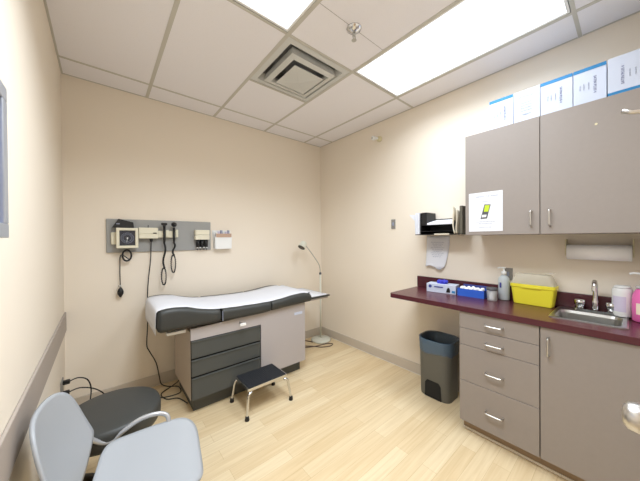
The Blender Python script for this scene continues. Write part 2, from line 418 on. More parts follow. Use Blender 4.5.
t = thing('instrument_transformer', 'cream diagnostic instrument charger with two handle cradles on the grey board', 'charger', (.333, FY, 1.455))
b = nb(); box(b, (-.075, -.055, -.05), (.075, -.0005, .05), 0, .006); box(b, (-.074, -.060, -.008), (.074, -.054, .046), 0, .003); obj('housing', b, 'cream', t)
b = nb(); box(b, (.035, -.063, -.006), (.062, -.0605, .004)); obj('power_switch', b, 'black', t)
b = nb(); box(b, (.0755, -.04, -.042), (.225, -.0005, .022), 0, .004); box(b, (.225, -.05, -.04), (.245, -.0005, .035), 0, .004); box(b, (.14, -.05, -.035), (.165, -.041, .03), 0, .003); obj('cradle_bar', b, 'cream', t)
b = nb(); tube(b, [(.0, -.03, .05), (.0, -.03, .075)], .003, 6); obj('indicator', b, 'black', t)
b = nb(); lathe(b, [(.014, -.051), (.010, -.075), (.004, -.085)], (.022, -.03, 0), 12)
tube(b, spline([(.022, -.03, -.08), (.015, -.03, -.25), (-.005, -.03, -.45), (-.013, -.03, -.62), (-.014, -.03, -.85), (-.022, -.03, -1.03), (0.0, -.03, -1.10), (.05, -.03, -1.22), (.075, -.03, -1.36), (.09, -.04, -1.43), (.14, -.09, -1.449), (.21, -.15, -1.450), (.20, -.27, -1.450), (.08, -.26, -1.450), (.02, -.20, -1.450)], 6), .0045, 6)
obj('power_cord', b, 'black', t)
def scope(x, head, drop, loops, label):
    t = thing('examination_scope', label, 'medical instrument', (x, FY, 1.455))
    b = nb(); tube(b, [(0, -.063, .055), (0, -.063, -.055), (0, -.063, -.09)], [.0105, .011, .008], 12); obj('handle', b, 'black', t)
    b = nb()
    if head: tube(b, [(0, -.063, .055), (0, -.063, .075)], [.009, .013], 12); box(b, (-.024, -.078, .075), (.024, -.048, .098), 0, .005)
    else: lathe(b, [(.008, -.05), (.022, -.056), (.024, -.072), (.016, -.085), (.007, -.1)], (0, 0, .083), 16, axis='Y')
    obj('scope_head', b, 'black', t)
    b = nb(); pts = []; n = 160
    for k in range(n+1):
        u = k/n
        z = -.09-drop*u; x_ = .010*math.sin(u*PI*2)
        pts.append((x_+.0055*math.cos(u*70*PI), -.05+.0055*math.sin(u*70*PI), z))
    tube(b, pts, .0046, 5)
    z0 = -.09-drop; L = []
    for k in range(90):
        a = k/89*2*PI*1.1
        L.append((-.006+.019*math.sin(a)+.004*math.cos(k*2.2), -.05+.005*math.sin(k*2.2), z0-loops*.5+loops*.5*math.cos(a)))
    tube(b, L, .0050, 5)
    obj('coiled_cord', b, 'black', t)
scope(.457, True, .24, .16, 'left black scope with flat wide head and longer coiled cord')
scope(.538, False, .12, .17, 'right black scope with round head and shorter coiled cord')

t = thing('specula_dispenser', 'cream specula dispenser with black tubes at the right end of the grey board', 'dispenser', (.802, FY, 1.44))
b = nb(); box(b, (-.07, -.06, -.05), (.07, -.0005, .0), 0, .005); box(b, (-.07, -.06, .001), (.07, -.0005, .05), 0, .005); obj('housing', b, 'cream', t)
b = nb()
for x in (-.04, .0, .04): tube(b, [(x, -.03, -.051), (x, -.03, -.125)], [.0185, .018], 12)
obj('tube_block', b, 'black', t)
for x in (-.045, -.018, .018, .045):
    b = nb(); tube(b, [(x, -.032, -.126), (x, -.032, -.138)], .009, 8); o = obj('specula_collar', b, 'white', t)
    b = nb(); tube(b, [(x, -.032, -.139), (x, -.032, -.160)], [.006, .0022], 8); obj('specula_tip', b, 'black', o)

t = thing('supply_bin', 'white open bin of wrapped supplies right of the grey board', 'bin', (1.02, YB-.001, 1.29))
b = nb()
prism(b, [(-.085, 0), (.085, 0), (.092, .13), (-.092, .13)], 'Y', -.068, -.062)
prism(b, [(-.085, 0), (.085, 0), (.1, .20), (-.1, .20)], 'Y', -.005, -.0005)
prism(b, [(-.085, 0), (.085, 0), (.085, .005), (-.085, .005)], 'Y', -.062, -.005)
for s in (-1, 1): prism(b, [(-.062, .0055), (-.005, .0055), (-.005, .19), (-.062, .13)], 'X', s*.087-.003, s*.087+.003)
obj('bin_shell', b, 'white', t)
b = nb(); box(b, (-.08, -.072, .125), (.085, -.069, .165)); obj('picture_strip', b, 'wood', t)
for k in range(6):
    x = -.065+k*.026; b = nb(); box(b, (x-.011, -.045+.004*(k % 2), .008), (x+.011, -.025+.004*(k % 2), .178+.012*((k*7) % 3)), 0, .003)
    o = obj('supply_packet', b, ['white', 'lav', 'ink'][k % 3]); o.location = (1.02, YB-.001, 1.29)
    tag(o, 'wrapped supply packet standing in the white wall bin', 'packet', 'packets in the white wall bin')

# ------------------------------------------------------------------ exam table
t = thing('exam_table', 'grey medical exam table with charcoal cushions, dark drawers', 'exam table', (0, 0, 0))
TX0, TX1, TY0, TY1 = .527, 1.635, 2.21, 2.80
bx('toe_base', (TX0+.03, TY0+.07, .0005), (TX1-.02, TY1-.03, .118), 'draw', t, .003)
b = nb()
box(b, (TX0, TY0+.02, .118), (TX0+.02, TY1, .66)); box(b, (TX1-.02, TY0+.02, .118), (TX1, TY1, .70)); box(b, (TX0+.02, TY1-.02, .118), (TX1-.02, TY1, .68))
box(b, (TX0+.02, TY0+.02, .118), (TX1-.02, TY1-.02, .13))
prism(b, [(TX0+.02, .60), (TX1-.02, .60), (TX1-.02, .72), (TX0+.02, .675)], 'Y', TY0+.02, TY1-.02)
obj('cabinet_body', b, 'tblside', t)
b = nb(); prism(b, [(TX0, .598), (1.128, .598), (1.128, .118), (TX1, .118), (TX1, .722), (TX0, .690)], 'Y', TY0, TY0+.0195); obj('front_panel', b, 'tbl', t)
b = nb(); box(b, (TX0+.002, TY0+.012, .12), (1.127, TY0+.0195, .597)); obj('drawer_recess', b, 'gap', t)
for z0, z1 in ((.455, .592), (.312, .441), (.125, .298)):
    b = nb(); box(b, (TX0+.004, TY0-.004, z0), (1.118, TY0+.0115, z1), 0, .003)
    box(b, (TX0+.004, TY0-.010, z1-.012), (1.118, TY0-.0042, z1), 0, .002)
    obj('drawer', b, 'draw', t)
b = nb(); tube(b, [(.925, TY0-.0005, .66), (.925, TY0-.03, .655), (.94, TY0-.055, .65)], .006, 8); obj('tilt_lever', b, 'steel', t)
b = nb(); box(b, (.90, TY0-.066, .645), (.955, TY0-.054, .668), 0, .004); obj('lever_grip', b, 'white', t)
b = nb(); box(b, (1.50, TY0-.003, .612), (1.60, TY0-.0005, .638)); obj('maker_plate', b, 'boxw', t)
bx('head_bracket', (.37, TY0+.03, .665), (.5, TY0+.08, .688), 'white', t, .003)
b = nb(); box(b, (.44, TY0+.1, .676), (1.62, TY1-.06, .70)); obj('top_frame', b, 'tblside', t)

top = [(.300, .872), (.33, .882), (.38, .887), (.43, .885), (.50, .874), (.58, .848), (.68, .824), (.80, .814), (.95, .808), (1.10, .804), (1.22, .804), (1.32, .810), (1.42, .822), (1.50, .830), (1.57, .832), (1.64, .826), (1.70, .805)]
def ztop(x):
    if x <= top[0][0]: return top[0][1]
    for (a, za), (c, zc) in zip(top, top[1:]):
        if x <= c: return za+(zc-za)*(x-a)/(c-a)
    return top[-1][1]
def zbot(x): return .712 if x < .5 else .712-.006*min(1, (x-.5)/.4)+.024*max(0, min(1, (x-1.1)/.5))
CY0, CY1 = 2.165, 2.84
def cushion(name, x0, x1, r=.03, rx=.02):
    b = nb(); N = 18; rings = []
    xs_ = [x0+(x1-x0)*k/N for k in range(N+1)]
    xs_ = [x0]+[x0+rx*.3, x0+rx*.7]+xs_[1:-1]+[x1-rx*.7, x1-rx*.3]+[x1]; xs_ = sorted(xs_)
    for x in xs_:
        dd = min(x-x0, x1-x); ins = 0
        if dd < rx: ins = rx-math.sqrt(max(0, rx*rx-(rx-dd)**2))
        ins *= .9
        zt, zb = ztop(x)-ins, zbot(x)+ins; rr = min(r, (zt-zb)*.45)
        rings.append([b.verts.new((x, p[0], p[1])) for p in rrect(CY0+ins, CY1-ins, zb, zt, rr, 5)])
    for A, B in zip(rings, rings[1:]):
        for k in range(len(A)): b.faces.new((A[k], A[(k+1) % len(A)], B[(k+1) % len(A)], B[k]))
    b.faces.new(rings[0]); b.faces.new(rings[-1][::-1])
    return obj(name, b, 'vinyl', t, smooth=True)
cushion('head_cushion', .300, .760, .040, .03); cushion('seat_cushion', .764, 1.215, .036, .008); cushion('foot_cushion', 1.218, 1.700, .036, .02)
for x in (.762, 1.2165):
    b = nb(); box(b, (x-.0018, CY0-.0015, zbot(x)+.012), (x+.0018, CY0+.006, ztop(x)-.02)); obj('piping', b, 'ink' if x < 1 else 'gap', t)
b = nb(); box(b, (1.63, 2.20, .742), (1.985, 2.74, .758), 0, .005); o = obj('leg_extension', b, 'vinyl', t)
b = nb(); box(b, (1.66, 2.22, .722), (1.97, 2.72, .741)); obj('extension_tray', b, 'tbl', t)

# paper sheet over the table
b = nb(); col = []
px_ = [(.292, .700), (.291, .76), (.292, .82), (.296, .868), (.308, .880)]
px_ += [(x, ztop(x)+.0035+.0008*math.sin(x*40)) for x in [.33+k*.034 for k in range(40)] if x < 1.665]
px_ += [(1.69, .829), (1.703, .80), (1.712, .768), (1.74, .762), (1.85, .7615), (1.968, .762)]
ys_ = [2.196, 2.204, 2.32, 2.46, 2.6, 2.70, 2.755]
for i, (x, z) in enumerate(px_):
    row = []
    for j, y in enumerate(ys_):
        if i < 5: yy = y+(.0 if j < 5 else 0)
        yy = y if x < 1.7 else min(max(y, 2.215), 2.72)
        zz_ = z-(.003 if j == 0 and x < 1.7 and z > .78 else 0)
        row.append(b.verts.new((x, yy, zz_)))
    col.append(row)
for A, B in zip(col, col[1:]):
    for k in range(len(A)-1): b.faces.new((A[k], A[k+1], B[k+1], B[k]))
bmesh.ops.recalc_face_normals(b, faces=b.faces[:])
bmesh.ops.solidify(b, geom=b.faces[:], thickness=.0008)
o = obj('table_paper', b, 'paper', None, smooth=True)
tag(o, 'long white paper sheet covering the exam table cushions', 'paper sheet')

# floor cords beside the table
b = nb(); tube(b, spline([(TX0+.03, 2.80, .1), (.56, 2.815, .03), (.50, 2.80, .0052), (.40, 2.72, .0052), (.42, 2.60, .0052), (.50, 2.55, .0052), (.545, 2.42, .0052)], 8), .0045, 6)
tag(obj('table_power_cord', b, 'black'), 'black cord looped on the floor by the head end of the exam table', 'cord')
b = nb(); tube(b, spline([(1.70, 2.83, .0062), (1.90, 2.78, .0062), (2.06, 2.66, .0062), (2.14, 2.55, .0062), (2.25, 2.50, .0062), (2.32, 2.53, .0062), (2.27, 2.585, .0062), (2.10, 2.62, .0062), (1.95, 2.70, .0062), (2.02, 2.80, .0062), (2.10, 2.86, .0062), (2.14, 2.80, .0062), (2.158, 2.75, .0062)], 8), .0055, 6)
tag(obj('lamp_power_cord', b, 'cordbr'), 'brown cord coiled on the floor beside the lamp base', 'cord')

# ------------------------------------------------------------------ step stool
t = thing('step_stool', 'chrome step stool with ribbed black rubber tread in front of the exam table', 'step stool', (1.043, 2.045, 0))
sw, sd, sz = .178, .130, .222
b = nb(); prism(b, rrect(-sw, sw, -sd, sd, .012), 'Z', sz-.022, sz); prism_o = obj('top_frame', b, 'chrome', t)
b = nb(); box(b, (-sw+.008, -sd+.008, sz+.0003), (sw-.008, sd-.008, sz+.003), 0, .001)
for k in range(20):
    x = -sw+.022+k*(2*sw-.044)/19; box(b, (x-.003, -sd+.016, sz+.003), (x+.003, sd-.016, sz+.0048))
obj('rubber_tread', b, 'rubber', t)
for sx in (-1, 1):
    for sy in (-1, 1):
        b = nb(); fx, fy = sx*(sw+.022), sy*(sd+.022)
        tube(b, spline([(sx*(sw-.03), sy*(sd-.004), sz-.034), (sx*(sw-.006), sy*(sd+.002), sz-.040), (sx*(sw+.006), sy*(sd+.006), sz-.075), (fx, fy, .022)], 6), .0105, 10)
        o = obj('leg', b, 'chrome', t)
        b = nb(); lathe(b, [(.017, .0005), (.018, .004), (.0145, .03), (.012, .034)], (fx, fy, 0), 14); obj('rubber_foot', b, 'black', o)

# ------------------------------------------------------------------ round stool
t = thing('round_stool', 'round charcoal padded stool behind the grey chair', 'stool', (.036, 1.79, 0))
b = nb(); lathe(b, [(.19, .390), (.214, .397), (.222, .415), (.222, .468), (.216, .484), (.20, .492), (.1, .495), (0, .496)], n=48); obj('seat', b, 'vinyl', t)
b = nb(); lathe(b, [(.12, .375), (.12, .3895)], n=24); tube(b, [(0, 0, .11), (0, 0, .375)], .024, 14); obj('column', b, 'steel', t)
b = nb(); lathe(b, [(.035, .075), (.04, .09), (.035, .12)], n=20)
obj('hub', b, 'black', t)
for k in range(5):
    a = 2*PI*k/5+.99+PI/5*2; dx, dy = math.cos(a), math.sin(a)
    b = nb(); tube(b, [(dx*.03, dy*.03, .098), (dx*.16, dy*.16, .088), (dx*.225, dy*.225, .076)], [.022, .02, .017], 8); leg = obj('base_leg', b, 'black', t)
    b = nb(); tube(b, [(dx*.22, dy*.22, .066), (dx*.22, dy*.22, .04)], .008, 8)
    for s in (-1, 1): tube(b, [(dx*.22-dy*s*.006, dy*.22+dx*s*.006, .0255), (dx*.22-dy*s*.022, dy*.22+dx*s*.022, .0255)], .025, 14)
    obj('caster', b, 'black', leg)

# ------------------------------------------------------------------ chair
t = thing('plastic_chair', 'light grey moulded plastic chair with silver tube frame in the left foreground', 'chair', (.135, 1.325, 0), math.radians(-10))
# seat: curved shell with thickness
def shell(b, fn, nu, nv, th):
    V = [[b.verts.new(fn(i/nu, j/nv)) for j in range(nv+1)] for i in range(nu+1)]
    for i in range(nu):
        for j in range(nv): b.faces.new((V[i][j], V[i+1][j], V[i+1][j+1], V[i][j+1]))
    bmesh.ops.recalc_face_normals(b, faces=b.faces[:])
    bmesh.ops.solidify(b, geom=b.faces[:], thickness=th)
def superell(u, v, a, bb, n=5.0):
    x, y = u*2-1, v*2-1
    m = max(abs(x), abs(y)); 
    if m < 1e-6: return 0, 0
    k = m/((abs(x)**n+abs(y)**n)**(1/n)); return x*k*a, y*k*bb
def seatf(u, v):
    x, y = superell(u, v, .212, .218, 5.5)
    w = 1-.10*max(0, (-x)/.21)
    z = .452+.012*(abs(y)/.218)**3-.030*max(0, (x-.10)/.11)**2+.02*max(0, (-x-.1)/.11)**2-.008*(1-(y/.218)**2)
    return (x*.90+.022, y*w, z)
b = nb(); shell(b, seatf, 28, 28, .012); obj('seat', b, 'chair', t, smooth=True)
def backf(u, v):
    y, z = superell(u, v, .214, .185, 3.6)
    tt = (z+.185)/.37
    y *= 1-.42*(max(0, .28-tt)/.28)**1.3-.20*max(0, tt-.3)/.7
    x = -.228-.095*tt+.045*(y/.21)**2-.012*math.sin(tt*PI)
    return (x, y, .603+z)
b = nb(); shell(b, backf, 28, 28, .012); obj('backrest', b, 'chair', t, smooth=True)
for s in (-1, 1):
    b = nb()
    tube(b, spline([(-.268, s*.14, .60), (-.255, s*.175, .56), (-.225, s*.205, .50), (-.185, s*.224, .452), (-.145, s*.230, .445), (-.11, s*.232, .468), (-.04, s*.234, .503), (.03, s*.234, .508), (.075, s*.230, .488), (.085, s*.212, .45), (.08, s*.19, .43)], 8), .0105, 10)
    obj('side_tube', b, 'tube', t)
    for fx, nm in ((.19, 'leg'), (-.22, 'leg')):
        b = nb(); tube(b, spline([((.10 if fx > 0 else -.10), s*.17, .428), (fx*.75, s*.19, .418), (fx*.86, s*.2, .36), (fx*1.1, s*.225, .02)], 6), .0105, 10)
        o = obj('leg', b, 'tube', t)
        b = nb(); lathe(b, [(.015, .0005), (.016, .006), (.0135, .03)], (fx*1.1, s*.225, 0), 12); obj('foot_cap', b, 'black', o)
b = nb(); box(b, (-.12, -.17, .414), (.12, .17, .4265), 0, .004); obj('seat_support', b, 'black', t)

# ------------------------------------------------------------------ exam lamp
t = thing('exam_lamp', 'ivory gooseneck exam lamp on a round base in the far corner', 'lamp', (2.295, 2.74, 0))
b = nb(); lathe(b, [(.128, .0005), (.135, .006), (.134, .016), (.12, .026), (.05, .034), (.015, .038)], n=40); obj('base', b, 'lampw', t)
b = nb(); tube(b, [(0, 0, .036), (0, 0, .90)], .0115, 14); obj('pole', b, 'lampw', t)
b = nb(); lathe(b, [(.012, .901), (.016, .905), (.016, .925), (.008, .932)], n=14); obj('collar', b, 'dgrey', t)
b = nb(); tube(b, spline([(0, 0, .93), (-.008, 0, 1.0), (-.035, 0, 1.06), (-.09, 0, 1.13), (-.165, -.005, 1.215), (-.245, -.01, 1.295)], 8), .0055, 8); obj('gooseneck', b, 'steel', t)
h = Vector((-.245, -.01, 1.295)); dr = Vector((-.62, -.12, -.76)).normalized(); up = Vector((-.35, 0, .35))
b = nb(); p0 = h+Vector((-.042, 0, .035)); 
tube(b, [p0-dr*.03, p0-dr*.02, p0, p0+dr*.035, p0+dr*.065], [.012, .034, .043, .045, .052], 24)
hd = obj('lamp_shade', b, 'lampw', t)
b = nb(); tube(b, [p0+dr*.0655, p0+dr*.068], [.047, .044], 24); obj('lens', b, 'bulbl', hd)

# ------------------------------------------------------------------ base cabinets, counter
FX = 1.968; CT = .905; BC = .868
def pull(name, p, vert, parent, L=.1):
    b = nb(); x, y, z = p
    d_ = Vector((0, 0, 1)) if vert else Vector((0, 1, 0)); c = Vector((x, y, z))
    a1, a2 = c-d_*L/2, c+d_*L/2; o_ = Vector((-.028, 0, 0))
    tube(b, spline([a1, a1+o_*.8+d_*.004, a1+o_+d_*.016, a2+o_-d_*.016, a2+o_*.8-d_*.004, a2], 5), .0052, 8)
    return obj(name, b, 'nickel', parent)
D0, D1 = .348, .797
t = thing('drawer_unit', 'taupe base cabinet of four drawers under the counter', 'cabinet', (0, 0, 0))
b = nb(); box(b, (FX+.0195, D0, .085), (XR-.001, D1-.0005, BC)); obj('carcass', b, 'lam', t)
for z0, z1, zh in ((.751, .864, .803), (.633, .748, .678), (.378, .630, .481), (.088, .375, .222)):
    b = nb(); box(b, (FX, D0+.0015, z0), (FX+.019, D1-.0015, z1), 0, .001, 1); d = obj('drawer', b, 'lam', t)
    pull('handle', (FX-.0005, .580, zh), False, d)
b = nb(); box(b, (2.03, D0, .0008), (2.05, D1-.005, .084)); box(b, (2.05, D1-.025, .0008), (XR-.001, D1-.005, .084)); o = obj('toe_kick', b, 'kick', t)
b = nb(); box(b, (2.024, D0, .0008), (2.0295, D1-.005, .016)); obj('floor_trim', b, 'caulk', o)
S0, S1 = YF+.002, D0-.001
t = thing('sink_cabinet', 'taupe base cabinet with one wide door under the sink', 'cabinet', (0, 0, 0))
b = nb()
for lo, hi in (((FX+.0195, S1-.018, .085), (XR-.001, S1, BC)), ((FX+.0195, S0, .085), (XR-.001, S0+.018, BC)), ((FX+.0195, S0+.018, .085), (XR-.001, S1-.018, .1)), ((XR-.02, S0+.018, .1), (XR-.001, S1-.018, BC)), ((FX+.0195, S0+.018, BC-.06), (FX+.04, S1-.018, BC))): box(b, lo, hi)
obj('carcass', b, 'lam', t)
b = nb(); box(b, (FX, S0+.002, .088), (FX+.019, S1-.003, .864), 0, .001, 1); d = obj('door', b, 'lam', t)
pull('handle', (FX-.0005, .308, .758), True, d, .105)
b = nb(); box(b, (2.03, S0, .0008), (2.05, S1, .084)); o = obj('toe_kick', b, 'kick', t)
b = nb(); box(b, (2.024, S0, .0008), (2.0295, S1, .016)); obj('floor_trim', b, 'caulk', o)

# counter with sink cut-out
SX0, SX1, SY0, SY1 = 2.075, 2.435, .010, .328
KX, KY = 1.955, 1.385
t = thing('countertop', 'long burgundy laminate countertop with a short backsplash', 'countertop', (0, 0, 0))
b = nb(); z0, z1 = BC+.0006, CT
r_ = .03
poly = [(XR-.001, SY1), (XR-.001, KY), (KX+r_, KY)]+[(KX+r_+r_*math.cos(math.radians(a)), KY-r_+r_*math.sin(math.radians(a))) for a in (110, 130, 150, 170)]+[(KX, SY1)]
prism(b, poly, 'Z', z0, z1)
box(b, (KX, YF+.001, z0), (SX0+.012, SY1, z1)); box(b, (SX1-.012, YF+.001, z0), (XR-.001, SY1, z1)); 
box(b, (SX0+.012, SY1-.012, z0), (SX1-.012, SY1, z1)); box(b, (SX0+.012, YF+.001, z0), (SX1-.012, SY0+.012, z1))
obj('counter_slab', b, 'counter', t)
bx('backsplash', (XR-.021, YF+.001, CT+.0003), (XR-.001, 1.395, CT+.103), 'counter', t, .002)

# sink
t = thing('sink', 'small stainless steel sink set into the burgundy counter', 'sink', (0, 0, CT))
b = nb(); rz = .0005
outer = rrect(SX0, SX1, SY0, SY1, .03, 5); BX0, BX1, BY0, BY1 = SX0+.022, SX1-.085, SY0+.022, SY1-.022
loops = [(outer, rz), (outer, rz+.004), (rrect(SX0+.006, SX1-.006, SY0+.006, SY1-.006, .026, 5), rz+.007), (rrect(BX0, BX1, BY0, BY1, .045, 5), rz+.005),
         (rrect(BX0+.006, BX1-.006, BY0+.006, BY1-.006, .042, 5), -.01), (rrect(BX0+.016, BX1-.016, BY0+.016, BY1-.016, .038, 5), -.13), (rrect(BX0+.045, BX1-.045, BY0+.045, BY1-.045, .03, 5), -.148)]
R_ = [[b.verts.new((p[0], p[1], z)) for p in L] for L, z in loops]
for A, B in zip(R_, R_[1:]):
    for k in range(len(A)): b.faces.new((A[k], A[(k+1) % len(A)], B[(k+1) % len(A)], B[k]))
b.faces.new(R_[-1])
obj('basin', b, 'steel', t)
b = nb(); lathe(b, [(.03, -.1475), (.034, -.146), (.02, -.1445), (0, -.1445)], ((BX0+BX1)/2, (BY0+BY1)/2, 0), 20); obj('drain', b, 'chrome', t)
t = thing('faucet', 'chrome gooseneck faucet between two lever handles behind the sink', 'faucet', (2.393, .148, CT+.0085))
b = nb(); prism(b, rrect(-.026, .026, -.10, .10, .024), 'Z', 0, .012); obj('deck_plate', b, 'chrome', t)
b = nb(); tube(b, spline([(0, 0, .0125), (0, 0, .08), (0, 0, .15), (-.010, 0, .180), (-.034, 0, .196), (-.062, 0, .186), (-.074, 0, .160), (-.076, 0, .14)], 6), [.016]*6+[.0125]*37, 12)
obj('spout', b, 'chrome', t)
for s in (-1, 1):
    b = nb(); lathe(b, [(.022, .0125), (.021, .025), (.026, .032), (.029, .058), (.025, .068), (.0, .07)], (0, s*.070, 0), 12); obj('handle', b, 'chrome', t)

# ------------------------------------------------------------------ things on the counter
zc = CT+.0006
t = thing('glove_box', 'white glove box with indigo gloves poking from its top', 'glove box', (2.335, 1.085, zc), math.radians(8))
b = nb(); box(b, (-.055, -.122, 0), (.055, .122, .076), 0, .002)
obj('carton', b, 'boxw', t)
b = nb(); lathe(b, [(.014, -.0556), (.014, -.0565)], (0, .09, .052), 16, axis='X'); box(b, (-.0575, -.02, .046), (-.0556, .055, .056))
obj('blue_print', b, 'bluedk', t)
b = nb(); prism(b, [(-.075, .012), (-.045, .012), (-.05, .035), (-.06, .055), (-.07, .05), (-.078, .03)], 'X', -.0575, -.0556); obj('glove_picture', b, 'black', t)
b = nb(); box(b, (-.0575, -.116, .012), (-.0556, -.09, .03)); obj('teal_print', b, 'band', t)
b = nb()
for k in range(9):
    a = k*.7; c0 = Vector((.012*math.cos(a), -.0+.03*math.sin(a), .0755))
    tube(b, spline([c0, c0+Vector((.006*math.sin(k), .012*math.cos(k*2), .018)), c0+Vector((-.012*math.cos(k), .022*math.sin(k*1.7), .022+.004*(k % 3)))], 4), [.012]*3+[.012]*3+[.010]*2+[.005], 7)
obj('glove_tuft', b, 'indigo', t, smooth=True)

t = thing('cotton_box', 'low blue open box between the glove box and the clear cup', 'box', (2.345, .845, zc), math.radians(2))
b = nb(); hx, hy, hz, w_ = .05, .098, .062, .003
for lo, hi in (((-hx, -hy, 0), (hx, hy, w_)), ((-hx, -hy, w_), (-hx+w_, hy, hz)), ((hx-w_, -hy, w_), (hx, hy, hz)), ((-hx+w_, -hy, w_), (hx-w_, -hy+w_, hz)), ((-hx+w_, hy-w_, w_), (hx-w_, hy, hz))): box(b, lo, hi)
obj('carton', b, 'blue', t)
b = nb()
prism(b, [(.051, .0), (.054, .0), (.066, .085), (.063, .085)], 'Y', -.09, .09)
obj('open_flap', b, 'bluedk', t)
k = 0
for yy in (-.07, -.035, 0, .035, .07):
    for xx in (-.022, .02):
        b = nb(); bmesh.ops.create_icosphere(b, subdivisions=2, radius=.0165)
        for v in b.verts: v.co *= 1+random.uniform(-.08, .08)
        o = obj('cotton_ball', b, 'cotton', None, smooth=True, loc=(2.345+xx, .845+yy, zc+.058+(k % 3)*.003)); k += 1
        tag(o, 'white cotton ball heaped in the blue box', 'cotton ball', 'cotton balls in the blue box')
for yy in (-.05, 0, .05):
    b = nb(); bmesh.ops.create_icosphere(b, subdivisions=2, radius=.028)
    o = obj('cotton_ball', b, 'cotton', None, smooth=True, loc=(2.345, .845+yy, zc+.0315))
    tag(o, 'white cotton ball heaped in the blue box', 'cotton ball', 'cotton balls in the blue box')

t = thing('specimen_jar', 'small clear jar with a grey lid left of the pump bottle', 'jar', (2.30, .690, zc))
b = nb(); lathe(b, [(.030, 0), (.033, .004), (.036, .078), (.035, .080)], n=24); obj('jar_body', b, 'clear2', t)
b = nb(); lathe(b, [(.037, .0805), (.038, .084), (.037, .098), (.0, .100)], n=24); obj('lid', b, 'dgrey', t)
b = nb(); box(b, (-.016, -.016, .006), (.016, .016, .065), 0, .005); obj('swabs', b, 'white', t)

t = thing('sanitizer_bottle', 'clear hand sanitizer pump bottle left of the yellow container', 'bottle', (2.405, .640, zc))
b = nb(); lathe(b, [(.034, 0), (.038, .006), (.039, .145), (.035, .170), (.018, .188), (.013, .192)], n=28, sx=.85); o = obj('bottle_body', b, 'gel', t)
b = nb(); box(b, (-.0345, .008, .095), (-.0335, .02, .135)); obj('purple_mark', b, 'bluedk', t)
b = nb(); lathe(b, [(.0175, .1925), (.0175, .218), (.006, .222), (.005, .242)], n=16); box(b, (-.012, -.010, .242), (.012, .010, .252), 0, .003); tube(b, [(0, .0, .246), (-.02, .022, .249), (-.028, .034, .243)], .005, 8); obj('pump', b, 'white', t)

t = thing('sharps_container', 'bright yellow sharps container with a frosted hinged lid', 'sharps container', (2.385, .455, zc), math.radians(-3))
def loft(b, secs, mi=0, cap0=True, cap1=True):
    R = [[b.verts.new((p[0], p[1], z)) for p in rrect(-hx, hx, -hy, hy, r, 4)] for hx, hy, r, z in secs]
    for A, B in zip(R, R[1:]):
        for k in range(len(A)): f = b.faces.new((A[k], A[(k+1) % len(A)], B[(k+1) % len(A)], B[k])); f.material_index = mi
    if cap0: b.faces.new(R[0][::-1])
    if cap1: b.faces.new(R[-1])
b = nb(); loft(b, [(.042, .108, .014, 0), (.044, .111, .016, .004), (.052, .124, .018, .120), (.057, .130, .02, .124), (.057, .130, .02, .142), (.053, .126, .018, .146)]); box(b, (-.062, -.055, .120), (-.0565, .055, .134), 0, .002); obj('tub', b, 'yellow', t)
b = nb(); loft(b, [(.054, .127, .018, .1465), (.052, .122, .018, .158), (.042, .102, .016, .212), (.036, .092, .014, .218)]); obj('lid', b, 'clear', t)
b = nb(); prism(b, [(-.112, .230), (-.03, .2185), (-.03, .221), (-.112, .236)], 'X', -.02, .035); obj('lid_flap', b, 'clear', t)

t = thing('wipes_canister', 'white plastic canister behind the pink soap bottle', 'canister', (2.396, .036, CT+.0085))
b = nb(); lathe(b, [(.040, 0), (.043, .005), (.043, .145), (.040, .163), (.034, .167)], n=28); obj('canister_body', b, 'white', t)
b = nb(); lathe(b, [(.036, .1673), (.036, .175), (.03, .181), (0, .182)], n=28); obj('lid', b, 'white', t)
b = nb()
pts = [(.0436*math.cos(a), .0436*math.sin(a)) for a in [math.radians(q) for q in range(120, 205, 8)]]
for (xa, ya), (xb, yb_) in zip(pts, pts[1:]): b.faces.new([b.verts.new(v) for v in ((xa, ya, .03), (xb, yb_, .03), (xb, yb_, .12), (xa, ya, .12))])
bmesh.ops.remove_doubles(b, verts=b.verts[:], dist=.0002)
obj('label_wrap', b, 'lav', t)

t = thing('soap_bottle', 'pink liquid soap pump bottle at the right edge beside the sink', 'bottle', (2.345, -.047, CT+.0006))
b = nb(); lathe(b, [(.040, 0), (.047, .006), (.048, .105), (.045, .15), (.034, .178), (.026, .186)], n=28); obj('bottle_body', b, 'pink', t)
b = nb(); lathe(b, [(.0265, .1862), (.034, .190), (.034, .198), (.018, .205), (.016, .212)], n=20); obj('shoulder', b, 'clear2', t)
b = nb()
pts = [(.0487*math.cos(a), .0487*math.sin(a)) for a in [math.radians(q) for q in range(140, 260, 8)]]
for (xa, ya), (xb, yb_) in zip(pts, pts[1:]): b.faces.new([b.verts.new(v) for v in ((xa, ya, .045), (xb, yb_, .045), (xb, yb_, .108), (xa, ya, .108))])
bmesh.ops.remove_doubles(b, verts=b.verts[:], dist=.0002); obj('label_wrap', b, 'label', t)
b = nb(); lathe(b, [(.017, .2125), (.018, .235), (.008, .24), (.007, .262)], n=16); lathe(b, [(.018, .2625), (.020, .27), (.014, .278)], n=14); tube(b, [(0, 0, .271), (-.008, .04, .274), (-.010, .055, .268)], .006, 8); obj('pump', b, 'white', t)

